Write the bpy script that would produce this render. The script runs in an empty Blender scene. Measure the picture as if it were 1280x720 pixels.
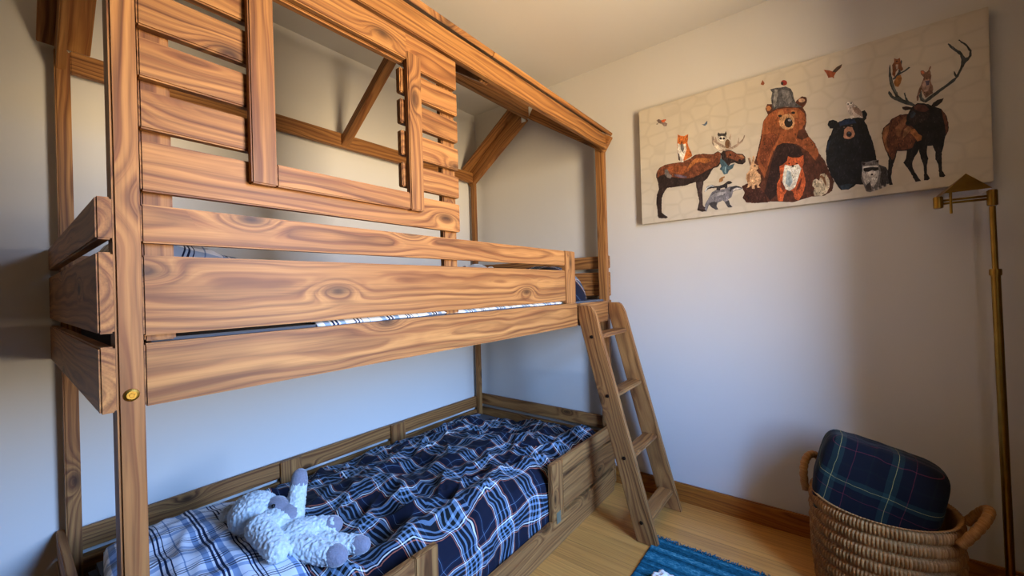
import bpy, bmesh, math, random
from mathutils import Vector, Matrix, noise
rnd = random.Random(7)
S = bpy.context.scene
C = S.collection
V = Vector

CAMV = (0.90682, 0.00171, -0.02834, 499.440)
CAMP = (-0.12265, -0.98544, 1.18526)
SKY = 54.0
EXPO = 0.0
# canvas print: (ink colour, outline as -y,z in half millimetres on the canvas)
ART=[('2a1c18','538,3615 529,3569 540,3527 550,3485 556,3420 531,3360 523,3266 534,3200 535,3128 547,3102 625,3089 643,3102 603,3135 580,3162 579,3225 585,3320 610,3379 646,3420 725,3414 828,3411 936,3429 941,3367 953,3290 965,3228 950,3170 942,3134 990,3112 1031,3110 1025,3144 999,3178 997,3253 996,3328 1012,3422 1047,3445 1075,3491 1104,3537 1150,3542 1177,3573 1180,3674 1154,3702 1114,3682 1074,3687 1020,3708 937,3715 893,3687 806,3668 702,3675 626,3676 571,3656'),
('6b3a22','543,3622 579,3654 641,3673 732,3672 821,3668 907,3689 951,3712 1033,3702 1114,3680 1154,3695 1177,3667 1171,3589 1137,3559 1083,3541 1042,3528 973,3497 902,3481 830,3487 757,3509 698,3528 623,3574 576,3567 544,3550'),
('a0602f','907,3654 942,3676 1005,3667 1073,3643 1085,3615 1031,3604 976,3631 934,3625 890,3589 854,3581 884,3628'),
('8a4a26','640,3641 731,3646 848,3613 875,3562 802,3538 714,3571 655,3607'),
('6f6560','624,3621 655,3623 669,3573 698,3543 682,3515 652,3529 623,3566'),
('60505f','721,3554 780,3535 852,3505 847,3488 779,3507 728,3533'),
('40312f','950,3426 998,3424 993,3343 997,3253 999,3178 1018,3130 963,3146 972,3227 957,3319'),
('2a1c18','1180,3674 1207,3704 1271,3682 1320,3639 1370,3623 1391,3590 1392,3540 1367,3521 1330,3533 1299,3554 1267,3553 1241,3530 1216,3550 1184,3571'),
('6b3a22','1217,3683 1271,3676 1320,3633 1369,3616 1386,3581 1356,3563 1318,3564 1281,3593 1231,3616'),
('9a6a45','1326,3619 1369,3613 1383,3582 1350,3595'),
('151010','1275,3634 1273,3630 1269,3627 1263,3628 1257,3630 1253,3634 1252,3639 1253,3643 1258,3645 1263,3645 1269,3642 1273,3638'),
('151010','1356,3565 1354,3560 1349,3557 1343,3557 1337,3560 1332,3565 1331,3571 1333,3576 1337,3579 1344,3579 1350,3577 1354,3571'),
('3d5560','1172,3625 1204,3596 1241,3533 1299,3547 1279,3501 1246,3486 1233,3457 1200,3455 1182,3499 1163,3518 1179,3543 1167,3575'),
('86a6b0','1213,3529 1223,3531 1219,3463 1206,3480'),
('9b8573','1099,3877 1108,3838 1116,3868 1124,3819 1139,3856 1150,3798 1183,3768 1221,3737 1261,3720 1273,3782 1255,3808 1269,3843 1277,3844 1267,3797 1275,3767 1271,3710 1323,3734 1343,3795 1340,3743 1373,3770 1389,3805 1394,3796 1373,3742 1322,3705 1271,3689 1219,3688 1168,3703 1122,3746 1101,3795'),
('cdbda6','1111,3808 1143,3778 1195,3729 1246,3705 1207,3700 1155,3716 1123,3753'),
('8d8478','1236,3823 1230,3803 1214,3791 1194,3790 1173,3801 1158,3821 1153,3844 1159,3864 1175,3876 1196,3876 1216,3865 1231,3846'),
('3a3430','1152,3863 1159,3890 1179,3871 1218,3865 1231,3885 1237,3851 1223,3837 1165,3850'),
('d9d0c0','1225,3811 1221,3799 1209,3792 1194,3793 1178,3800 1167,3813 1163,3827 1168,3839 1179,3845 1195,3845 1210,3837 1222,3825'),
('221e1c','1194,3819 1192,3813 1188,3810 1181,3811 1175,3814 1170,3819 1168,3825 1170,3831 1175,3834 1182,3834 1188,3830 1193,3825'),
('221e1c','1221,3812 1220,3807 1215,3803 1210,3803 1204,3806 1200,3812 1198,3818 1200,3823 1204,3826 1210,3826 1216,3823 1220,3818'),
('6a4a30','1263,3748 1260,3726 1251,3711 1239,3708 1228,3717 1220,3736 1217,3759 1221,3782 1230,3796 1242,3800 1253,3791 1261,3772'),
('c0672a','773,3972 792,3952 835,3935 874,3946 873,3897 866,3861 875,3813 902,3746 908,3707 857,3688 821,3673 792,3687 765,3778 761,3864 766,3925'),
('d9cfc0','768,3878 803,3846 847,3855 856,3795 837,3738 813,3667 788,3672 771,3753 763,3817'),
('4a3a34','765,3783 782,3751 789,3680 770,3699'),
('6e6864','797,3863 823,3856 831,3801 816,3766 795,3809'),
('e9e4d8','803,3677 821,3688 820,3662 794,3668'),
('20140f','816,3866 815,3863 812,3862 808,3862 805,3863 802,3866 801,3869 802,3872 805,3874 809,3874 812,3872 815,3869'),
('5a2d16','779,3962 790,3946 781,3933'),
('5a2d16','870,3939 857,3926 868,3911'),
('7d6a62','551,4185 578,4190 607,4163 637,4143 665,4117 659,4091 629,4096 606,4127 571,4149'),
('b5532b','602,4171 652,4169 655,4156 631,4139 607,4145'),
('4f4542','547,4144 565,4148 567,4136 552,4135'),
('5b6b80','1009,4013 1033,4009 1052,4027 1064,4035 1062,4003 1040,3988 1027,3997'),
('6e6b70','1048,3234 1088,3299 1134,3316 1198,3308 1252,3326 1305,3326 1339,3310 1364,3289 1338,3278 1303,3282 1277,3267 1262,3219 1231,3200 1243,3153 1269,3121 1255,3115 1229,3122 1203,3174 1186,3197 1140,3184 1125,3150 1140,3116 1120,3113 1074,3148 1056,3176 1044,3142 1031,3105 1015,3126 1019,3187'),
('3a383c','1056,3181 1085,3197 1131,3190 1125,3150 1140,3114 1115,3115 1074,3148'),
('3a383c','1199,3180 1239,3193 1247,3147 1268,3119 1229,3122'),
('9b989a','1077,3260 1115,3284 1179,3283 1215,3282 1187,3252 1123,3252 1086,3228'),
('2b2a2d','1256,3318 1304,3325 1340,3309 1362,3289 1339,3299 1304,3309 1269,3293 1255,3270 1246,3287'),
('d8d3c8','1282,3296 1313,3302 1347,3290 1321,3285 1295,3285 1277,3272'),
('2a2628','1017,3311 1042,3363 1080,3377 1121,3354 1158,3350 1208,3364 1236,3384 1258,3379 1275,3361 1257,3350 1230,3350 1229,3315 1211,3310 1203,3325 1166,3321 1161,3299 1129,3310 1130,3334 1089,3338 1056,3335'),
('b9bcbf','1020,3323 1044,3360 1080,3372 1117,3350 1080,3358 1049,3347 1027,3308'),
('9a6d42','1131,3375 1154,3389 1157,3419 1178,3433 1206,3439 1208,3424 1192,3417 1193,3397 1173,3385 1150,3385'),
('4b2616','1353,3310 1418,3335 1403,3384 1470,3534 1504,3653 1531,3791 1549,3894 1588,3945 1567,4005 1583,4045 1620,4034 1642,4000 1707,3981 1778,3964 1811,4010 1850,4035 1884,4012 1883,3970 1854,3928 1876,3870 1875,3794 1864,3737 1889,3663 1935,3584 1959,3494 1997,3418 2033,3295 2057,3224 2042,3144 1990,3112 1897,3119 1757,3090 1613,3121 1460,3127 1389,3147 1358,3198 1376,3241'),
('8a4a25','1549,3890 1596,3949 1656,3973 1736,3963 1820,3938 1863,3874 1872,3800 1843,3743 1815,3733 1799,3668 1841,3641 1889,3659 1934,3575 1959,3494 1931,3433 1879,3529 1839,3573 1798,3617 1699,3642 1640,3621 1608,3557 1576,3457 1543,3356 1500,3473 1486,3549 1521,3685 1536,3790'),
('6e371c','1553,3767 1628,3765 1671,3710 1641,3656 1594,3578 1560,3425 1516,3506 1503,3581'),
('a8683a','1670,3957 1707,3955 1712,3900 1683,3891 1654,3908'),
('a8683a','1764,3944 1805,3916 1818,3853 1790,3852 1770,3892'),
('2a1510','1648,3637 1699,3650 1770,3627 1825,3576 1851,3485 1753,3507 1709,3464 1655,3335 1636,3179 1583,3135 1539,3213 1573,3351 1607,3504'),
('b98a5f','1672,3856 1683,3895 1723,3911 1763,3900 1787,3853 1791,3800 1774,3767 1731,3764 1695,3786 1677,3819'),
('17100e','1776,3816 1771,3795 1759,3782 1743,3780 1726,3791 1715,3811 1711,3834 1716,3856 1728,3869 1745,3870 1761,3859 1772,3840'),
('8b8688','1767,3841 1765,3837 1760,3834 1753,3835 1745,3838 1740,3844 1739,3849 1741,3854 1746,3856 1753,3856 1760,3852 1765,3847'),
('17100e','1695,3902 1693,3896 1688,3893 1680,3894 1673,3898 1668,3904 1666,3910 1668,3916 1674,3919 1681,3918 1688,3915 1693,3909'),
('17100e','1795,3901 1793,3895 1788,3892 1781,3893 1774,3896 1769,3902 1767,3909 1769,3914 1774,3917 1782,3917 1788,3913 1794,3907'),
('c79a78','1870,3991 1866,3983 1858,3979 1846,3980 1834,3986 1826,3995 1823,4006 1826,4014 1835,4018 1847,4017 1858,4011 1867,4001'),
('a66a3d','1575,4021 1598,4026 1616,3999 1604,3976 1581,3983'),
('3b1c12','1361,3308 1449,3320 1495,3266 1539,3213 1567,3119 1460,3130 1389,3151 1363,3203 1377,3241'),
('4c4a4b','1609,4176 1653,4175 1690,4167 1729,4164 1768,4130 1784,4087 1787,4043 1804,3986 1848,3938 1792,3950 1736,3977 1678,3984 1626,3979 1620,4034 1614,4089 1626,4142'),
('85807c','1646,4164 1675,4149 1658,4057 1642,3992 1628,4031 1637,4099'),
('6c6868','1697,4150 1754,4114 1780,4019 1751,3994 1709,4041'),
('8c2f22','1743,4193 1739,4181 1730,4174 1718,4175 1706,4182 1697,4195 1694,4209 1698,4221 1707,4228 1719,4227 1731,4219 1740,4207'),
('2a2322','1714,4197 1712,4190 1709,4185 1703,4185 1699,4189 1695,4196 1694,4204 1695,4211 1699,4216 1704,4216 1709,4212 1713,4205'),
('8a4a2a','1535,4249 1551,4285 1568,4247 1557,4232'),
('b5552a','1669,3332 1665,3439 1694,3450 1724,3478 1733,3520 1767,3495 1816,3489 1847,3503 1849,3434 1837,3394 1853,3296 1856,3228 1832,3146 1800,3097 1775,3118 1760,3193 1717,3209 1695,3169 1683,3110 1645,3121 1639,3214 1643,3284'),
('ddd5c4','1706,3447 1751,3424 1808,3429 1828,3387 1805,3306 1778,3225 1738,3197 1706,3220 1682,3268 1692,3363'),
('9fb0b4','1722,3392 1750,3369 1762,3279 1739,3231 1707,3272'),
('1a1210','1777,3418 1775,3414 1771,3411 1766,3410 1762,3413 1758,3417 1757,3423 1758,3427 1762,3431 1767,3431 1772,3428 1775,3424'),
('2a1812','1749,3449 1748,3446 1745,3445 1740,3445 1736,3447 1733,3449 1732,3452 1733,3455 1736,3456 1740,3456 1745,3454 1748,3451'),
('2a1812','1805,3436 1804,3434 1801,3433 1797,3433 1792,3435 1789,3437 1788,3440 1790,3442 1793,3444 1797,3443 1801,3442 1804,3439'),
('6a2c14','1676,3313 1706,3229 1695,3187 1667,3244'),
('6a2c14','1832,3283 1809,3202 1785,3197 1826,3302'),
('c39a72','1411,3575 1432,3575 1442,3522 1456,3583 1468,3580 1466,3508 1497,3483 1496,3456 1480,3441 1510,3390 1515,3326 1495,3293 1510,3269 1487,3273 1477,3306 1461,3299 1463,3266 1440,3270 1436,3304 1414,3286 1393,3284 1410,3318 1390,3377 1396,3422 1424,3453 1435,3505'),
('7b6555','1411,3571 1427,3571 1438,3508 1428,3492'),
('8a5f3e','1404,3411 1428,3434 1421,3343 1402,3338'),
('1e1512','1475,3484 1474,3481 1472,3478 1469,3478 1466,3480 1464,3483 1463,3487 1464,3490 1466,3492 1469,3493 1472,3491 1475,3488'),
('c9b79c','1914,3264 1934,3272 1953,3252 1961,3284 1984,3304 2007,3292 2025,3238 2024,3181 2003,3134 1970,3115 1917,3124 1914,3150 1932,3172 1910,3209 1908,3239'),
('6a3f24','1961,3282 1987,3287 2009,3250 2007,3192 1992,3203 1990,3245 1967,3258'),
('1e1512','1933,3244 1933,3241 1931,3240 1929,3240 1927,3241 1926,3243 1925,3245 1926,3248 1927,3249 1929,3250 1931,3249 1933,3247'),
('0e0e12','2023,3731 2034,3761 2061,3762 2086,3744 2093,3729 2144,3747 2204,3737 2249,3734 2250,3779 2270,3784 2285,3749 2278,3712 2265,3696 2281,3653 2294,3584 2312,3515 2329,3407 2337,3328 2293,3312 2270,3160 2201,3173 2186,3156 2150,3139 2104,3143 2084,3167 2039,3270 2009,3386 2007,3509 2019,3588 2047,3649 2059,3684 2038,3692'),
('1c2b44','2102,3736 2164,3738 2204,3727 2213,3691 2153,3695 2106,3694'),
('1a2436','2025,3580 2041,3590 2021,3506 2012,3522'),
('a8795f','2136,3659 2157,3676 2187,3663 2203,3602 2196,3581 2170,3566 2135,3579 2128,3598'),
('1a1517','2183,3605 2180,3594 2174,3587 2164,3586 2155,3592 2149,3602 2147,3615 2149,3626 2156,3633 2165,3634 2174,3628 2181,3618'),
('4d5564','2156,3627 2176,3622 2173,3613 2159,3617'),
('6a5b50','2140,3676 2139,3673 2137,3672 2134,3672 2131,3673 2128,3676 2128,3679 2128,3681 2131,3683 2134,3683 2137,3681 2139,3678'),
('6a5b50','2189,3678 2188,3676 2186,3674 2183,3675 2180,3676 2177,3679 2177,3681 2178,3684 2180,3685 2183,3685 2186,3684 2188,3681'),
('22303a','2094,3179 2141,3190 2181,3179 2150,3142 2109,3146'),
('b5a79b','2149,3883 2169,3894 2195,3878 2205,3852 2231,3818 2250,3779 2258,3722 2234,3731 2205,3753 2177,3768 2160,3793 2156,3847'),
('8c7465','2191,3836 2231,3814 2254,3765 2256,3725 2225,3760 2200,3794'),
('e3dccf','2195,3864 2192,3857 2185,3854 2175,3855 2164,3860 2157,3868 2155,3877 2158,3884 2165,3887 2175,3886 2185,3881 2192,3873'),
('1a1614','2170,3866 2169,3862 2167,3861 2165,3860 2162,3862 2160,3865 2160,3869 2160,3872 2162,3874 2165,3874 2167,3872 2169,3869'),
('1a1614','2190,3866 2189,3863 2187,3861 2185,3861 2182,3863 2181,3866 2180,3869 2181,3872 2183,3874 2185,3874 2188,3872 2189,3869'),
('e0d6c8','2174,3762 2195,3759 2204,3747 2184,3733 2174,3749'),
('b6a68a','1908,3247 1925,3265 1946,3247 1973,3208 1979,3241 1958,3286 1964,3306 1991,3310 2017,3268 2025,3219 2009,3160 1982,3124 1916,3128 1911,3156 1923,3196 1905,3213'),
('6f4a2c','1951,3285 1969,3298 1991,3277 2003,3229 2002,3182 1984,3240 1974,3269'),
('1e1512','1929,3243 1928,3241 1926,3239 1924,3239 1922,3240 1920,3242 1920,3245 1921,3248 1922,3249 1924,3250 1927,3249 1928,3246'),
('6f6a68','2240,3356 2270,3345 2313,3353 2347,3349 2346,3313 2355,3305 2388,3279 2412,3223 2413,3159 2384,3120 2337,3103 2288,3092 2264,3102 2251,3150 2234,3219 2244,3296'),
('3a3637','2349,3306 2388,3281 2412,3223 2413,3147 2365,3117 2348,3171 2359,3246'),
('b8b3ac','2244,3315 2274,3316 2332,3310 2349,3248 2333,3174 2308,3127 2290,3156 2270,3134 2251,3190 2241,3244'),
('1a1718','2252,3301 2293,3301 2341,3289 2345,3268 2321,3261 2307,3272 2292,3260 2258,3269 2249,3284'),
('dcd6cc','2278,3263 2302,3271 2321,3248 2308,3218 2286,3219'),
('141112','2311,3235 2310,3232 2307,3229 2303,3229 2299,3231 2296,3234 2295,3238 2297,3242 2299,3244 2303,3245 2307,3243 2310,3239'),
('dcd6cc','2246,3311 2293,3312 2346,3300 2341,3291 2293,3301 2250,3300'),
('2a2627','2240,3352 2265,3341 2259,3325 2245,3328'),
('2a2627','2323,3344 2347,3347 2341,3325'),
('4a4546','2260,3149 2290,3182 2298,3103 2274,3105'),
('a9a29a','2319,3106 2318,3100 2316,3096 2312,3095 2309,3097 2307,3102 2306,3108 2307,3114 2310,3117 2313,3118 2316,3116 2319,3112'),
('a9a29a','2346,3114 2345,3108 2343,3104 2339,3103 2336,3106 2334,3110 2333,3116 2334,3122 2337,3126 2340,3127 2343,3124 2346,3120'),
('a9a29a','2373,3122 2372,3116 2369,3113 2366,3112 2363,3114 2361,3118 2360,3124 2361,3130 2363,3134 2367,3135 2370,3132 2372,3128'),
('a9a29a','2399,3130 2398,3124 2396,3121 2393,3120 2389,3122 2387,3126 2386,3132 2387,3138 2390,3142 2393,3143 2396,3140 2399,3136'),
('14100f','2531,3685 2551,3727 2581,3748 2640,3721 2675,3690 2710,3663 2737,3599 2746,3535 2745,3484 2727,3448 2723,3408 2711,3350 2703,3300 2705,3238 2707,3186 2721,3147 2713,3135 2689,3140 2686,3190 2684,3242 2670,3282 2671,3338 2658,3391 2629,3395 2626,3349 2631,3296 2624,3245 2622,3182 2638,3137 2627,3127 2604,3131 2608,3185 2604,3249 2595,3293 2581,3380 2573,3351 2557,3323 2541,3273 2551,3218 2576,3155 2589,3128 2557,3127 2546,3166 2525,3223 2503,3270 2492,3294 2508,3328 2514,3386 2459,3396 2446,3337 2433,3296 2424,3244 2419,3190 2426,3129 2406,3130 2400,3205 2403,3292 2407,3356 2388,3426 2374,3495 2369,3563 2380,3604 2409,3629 2433,3665 2481,3684 2527,3676'),
('5b331f','2371,3562 2383,3603 2410,3626 2435,3663 2482,3681 2521,3674 2516,3620 2547,3574 2569,3521 2567,3458 2544,3400 2498,3395 2455,3405 2442,3348 2426,3330 2411,3377 2388,3426 2375,3495'),
('8a5a38','2375,3566 2388,3601 2417,3621 2412,3573 2394,3512 2408,3400 2392,3431 2377,3506'),
('7b4f33','2454,3529 2451,3584 2483,3629 2511,3664 2519,3619 2498,3572 2482,3538 2481,3512 2469,3504'),
('8c6040','2492,3487 2501,3560 2525,3580 2547,3558 2531,3531 2508,3505'),
('9b6237','2535,3551 2562,3549 2583,3501 2601,3481 2597,3450 2575,3445 2560,3481 2539,3518'),
('5a3524','2710,3663 2730,3611 2743,3546 2743,3485 2729,3458 2727,3530 2716,3605'),
('241a17','2510,3606 2529,3627 2535,3690 2558,3714 2587,3685 2639,3675 2652,3644 2637,3607 2600,3586 2562,3578 2536,3577 2513,3589'),
('4a2a22','2558,3730 2588,3737 2625,3715 2646,3678 2624,3663 2587,3679 2565,3702'),
('2f3640','2538,3678 2557,3693 2572,3668 2556,3641 2541,3634'),
('0b0909','2536,3604 2534,3597 2530,3593 2523,3593 2517,3596 2513,3603 2512,3611 2513,3618 2518,3622 2524,3622 2530,3619 2534,3612'),
('1a1513','2654,3696 2669,3723 2690,3737 2726,3741 2715,3713 2689,3690 2668,3687'),
('2a1c18','2494,3742 2517,3740 2550,3722 2543,3708 2512,3709 2497,3724'),
('3c3f3e','2570,3726 2553,3732 2511,3760 2473,3793 2445,3818 2427,3845 2415,3879 2420,3898 2430,3884 2442,3851 2458,3834 2441,3891 2426,3955 2421,4027 2426,4090 2433,4110 2435,4052 2441,3985 2451,3927 2474,3845 2491,3815 2515,3790 2507,3835 2506,3850 2513,3852 2520,3816 2533,3778 2570,3740'),
('3c3f3e','2441,3985 2467,4011 2478,4031 2492,4022 2514,4029 2539,4049 2549,4042 2524,4022 2492,4010 2470,3988 2451,3975'),
('3c3f3e','2478,4031 2489,4092 2498,4123 2503,4106 2492,4051 2492,4022'),
('3c3f3e','2614,3743 2598,3762 2592,3803 2603,3847 2606,3827 2607,3788 2621,3755 2649,3780 2682,3802 2715,3824 2748,3846 2774,3870 2790,3878 2780,3905 2782,3930 2789,3920 2793,3896 2803,3911 2817,3952 2822,3996 2815,4036 2791,4077 2766,4115 2753,4146 2759,4149 2791,4100 2822,4056 2842,4007 2858,4006 2863,4045 2847,4092 2808,4151 2813,4155 2848,4110 2874,4050 2873,4009 2857,3983 2838,3958 2822,3922 2803,3879 2786,3852 2748,3823 2708,3794 2675,3766 2644,3743 2628,3734'),
('63655f','2606,3837 2610,3787 2623,3759 2655,3782 2649,3775 2621,3747 2607,3771'),
('63655f','2431,4073 2434,3992 2451,3927 2474,3845 2464,3854 2440,3921 2428,3985'),
('7a4a2e','2457,4148 2473,4135 2490,4139 2494,4105 2500,4068 2507,4041 2496,4030 2479,4056 2464,4032 2456,3995 2442,4020 2445,4048 2444,4098 2455,4119'),
('a06a35','2470,4000 2492,4002 2498,3970 2490,3934 2476,3909 2458,3920 2450,3957'),
('b59a84','2465,4095 2480,4090 2475,4057 2465,4056'),
('150f0c','2475,4117 2475,4115 2473,4114 2471,4114 2470,4115 2468,4117 2468,4119 2469,4121 2470,4122 2472,4122 2473,4121 2475,4119'),
('7a5a4a','2603,3992 2610,3997 2623,3992 2633,3971 2643,3977 2657,4011 2663,4010 2656,3982 2659,3948 2662,3923 2658,3896 2667,3855 2669,3797 2656,3792 2628,3772 2616,3805 2606,3846 2592,3803 2588,3765 2577,3764 2578,3797 2593,3851 2614,3911 2622,3937 2606,3967'),
('9c7f70','2618,3914 2651,3903 2654,3859 2643,3824 2623,3821 2607,3865'),
('b0603f','2606,3989 2619,3988 2626,3964 2612,3964'),
('150f0c','2642,3922 2641,3920 2640,3919 2638,3919 2637,3920 2635,3922 2635,3925 2635,3927 2637,3928 2638,3928 2640,3927 2641,3925'),
('4a4450','2628,3906 2651,3903 2649,3870 2634,3866'),
('8d4524','2008,4217 2044,4199 2067,4181 2093,4207 2132,4220 2127,4194 2092,4164 2077,4137 2077,4114 2066,4131 2038,4135 2027,4175'),
('4a3a30','2067,4181 2099,4209 2134,4222 2121,4191 2086,4164'),]

# ------------------------------------------------------------------ helpers
def srgb(h, k=1.0):
    if isinstance(h, str): h = tuple(int(h[i:i+2], 16) / 255 for i in (0, 2, 4))
    return tuple((c / 12.92 if c <= .04045 else ((c + .055) / 1.055) ** 2.4) * k for c in h) + (1.0,)

def link(name, bm, mat, parent=None, smooth=False):
    me = bpy.data.meshes.new(name)
    bm.to_mesh(me); bm.free()
    if smooth:
        for p in me.polygons: p.use_smooth = True
    o = bpy.data.objects.new(name, me); C.objects.link(o)
    if mat:
        for m in (mat if isinstance(mat, (list, tuple)) else [mat]): me.materials.append(m)
    if parent: o.parent = parent
    return o

def thing(name, label, cat, loc=(0, 0, 0), group=None):
    o = bpy.data.objects.new(name, None); C.objects.link(o)
    o.location = loc; o['label'] = label; o['category'] = cat
    if group: o['group'] = group
    return o

def tag(o, label, cat, group=None):
    o['label'] = label; o['category'] = cat
    if group: o['group'] = group
    return o

def struct(o):
    o['kind'] = 'structure'; return o

def wcoord(me, axes, off):
    a = me.attributes.new('wc', 'FLOAT_VECTOR', 'POINT')
    for i, v in enumerate(me.vertices):
        a.data[i].vector = (v.co[axes[0]] + off[0], v.co[axes[1]] + off[1], v.co[axes[2]] + off[2])

def timber(name, x0, x1, y0, y1, z0, z1, parent, mat, bev=.003, world=True):
    """a sawn board: bevelled box; grain runs along its longest side"""
    c = V(((x0+x1)/2, (y0+y1)/2, (z0+z1)/2)); d = (x1-x0, y1-y0, z1-z0)
    bm = bmesh.new(); bmesh.ops.create_cube(bm, size=1)
    for v in bm.verts: v.co = V((v.co.x*d[0], v.co.y*d[1], v.co.z*d[2]))
    if bev: bmesh.ops.bevel(bm, geom=bm.edges[:], offset=min(bev, min(d)*.3), segments=2, affect='EDGES')
    o = link(name, bm, mat, parent)
    ax = sorted(range(3), key=lambda i: -d[i])
    wcoord(o.data, ax, (rnd.uniform(0, 60), rnd.uniform(-.05, .05), rnd.uniform(.02, .06)))
    pl = V(parent.location) if parent is not None and parent.type == 'EMPTY' else V((0, 0, 0))
    o.location = c - pl
    return o

def beam(name, A, B, w, h, parent, mat, bev=.003, side=V((1, 0, 0))):
    """board from A to B; w along `side`, h perpendicular"""
    A, B = V(A), V(B); L = (B-A).length; d = (B-A).normalized(); s = (side - d*side.dot(d)).normalized(); n = d.cross(s)
    bm = bmesh.new(); bmesh.ops.create_cube(bm, size=1)
    for v in bm.verts: v.co = V((v.co.x*L, v.co.y*w, v.co.z*h))
    if bev: bmesh.ops.bevel(bm, geom=bm.edges[:], offset=min(bev, min(w, h)*.3), segments=2, affect='EDGES')
    o = link(name, bm, mat, parent)
    ax = (0, 1, 2) if w > h else (0, 2, 1)
    wcoord(o.data, ax, (rnd.uniform(0, 60), rnd.uniform(-.05, .05), rnd.uniform(.02, .06)))
    M = Matrix((d, s, n)).transposed().to_4x4(); M.translation = (A+B)/2 - (V(parent.location) if parent else V((0, 0, 0)))
    o.matrix_local = M
    return o

def cyl_bm(bm, A, B, r, r2=None, n=20, bev=0):
    A, B = V(A), V(B); r2 = r if r2 is None else r2
    q = (B-A).to_track_quat('Z', 'Y').to_matrix().to_4x4(); q.translation = (A+B)/2
    g = bmesh.ops.create_cone(bm, cap_ends=True, segments=n, radius1=r, radius2=r2, depth=(B-A).length, matrix=q)
    return g
def rod(name, A, B, r, mat, parent, r2=None, n=24):
    bm = bmesh.new(); cyl_bm(bm, A, B, r, r2, n)
    e = [e for e in bm.edges if len(e.link_faces) == 2 and e.calc_face_angle() > 1]
    bmesh.ops.bevel(bm, geom=e, offset=min(r*.15, .002), segments=2, affect='EDGES')
    if parent is not None: bmesh.ops.translate(bm, verts=bm.verts[:], vec=-V(parent.location))
    o = link(name, bm, mat, parent, True)
    m = o.modifiers.new('ws', 'EDGE_SPLIT'); m.split_angle = .6
    return o

# ------------------------------------------------------------------ shader helpers
class NT:
    def __init__(s, name):
        s.m = bpy.data.materials.new(name); s.m.use_nodes = True; s.t = s.m.node_tree; s.b = s.t.nodes['Principled BSDF']
    def n(s, typ, **k):
        nd = s.t.nodes.new(typ)
        for a, b in k.items(): setattr(nd, a, b)
        return nd
    def l(s, a, b): s.t.links.new(a, b)
    def put(s, sock, v):
        if isinstance(v, bpy.types.NodeSocket): s.l(v, sock)
        else: sock.default_value = v
    def math(s, op, a, b=0.0, c=None):
        nd = s.n('ShaderNodeMath', operation=op); s.put(nd.inputs[0], a); s.put(nd.inputs[1], b)
        if c is not None: s.put(nd.inputs[2], c)
        return nd.outputs[0]
    def vec(s, x, y, z=0.0):
        nd = s.n('ShaderNodeCombineXYZ')
        for i, v in enumerate((x, y, z)): s.put(nd.inputs[i], v)
        return nd.outputs[0]
    def sep(s, v):
        nd = s.n('ShaderNodeSeparateXYZ'); s.l(v, nd.inputs[0]); return nd.outputs
    def noise(s, v, scale=1.0, detail=2.0, rough=.5):
        nd = s.n('ShaderNodeTexNoise'); s.l(v, nd.inputs['Vector']); nd.inputs['Scale'].default_value = scale
        nd.inputs['Detail'].default_value = detail; nd.inputs['Roughness'].default_value = rough
        return nd.outputs[0]
    def ramp(s, f, stops, interp='LINEAR'):
        nd = s.n('ShaderNodeValToRGB'); s.l(f, nd.inputs[0]); cr = nd.color_ramp; cr.interpolation = interp
        while len(cr.elements) < len(stops): cr.elements.new(0.5)
        for e, (p, c) in zip(cr.elements, stops): e.position = p; e.color = c
        return nd.outputs[0]
    def mix(s, f, a, b, blend='MIX'):
        nd = s.n('ShaderNodeMix', data_type='RGBA', blend_type=blend)
        s.put(nd.inputs[0], f); s.put(nd.inputs[6], a); s.put(nd.inputs[7], b); return nd.outputs[2]
    def bump(s, h, strength=.2, dist=.002):
        nd = s.n('ShaderNodeBump'); s.l(h, nd.inputs['Height']); nd.inputs['Strength'].default_value = strength
        nd.inputs['Distance'].default_value = dist; s.l(nd.outputs[0], s.b.inputs['Normal'])
    def out(s, col, rough=.5, spec=.5, metal=0.0):
        s.put(s.b.inputs['Base Color'], col); s.put(s.b.inputs['Roughness'], rough)
        s.b.inputs['Specular IOR Level'].default_value = spec; s.b.inputs['Metallic'].default_value = metal
        return s.m

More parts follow.
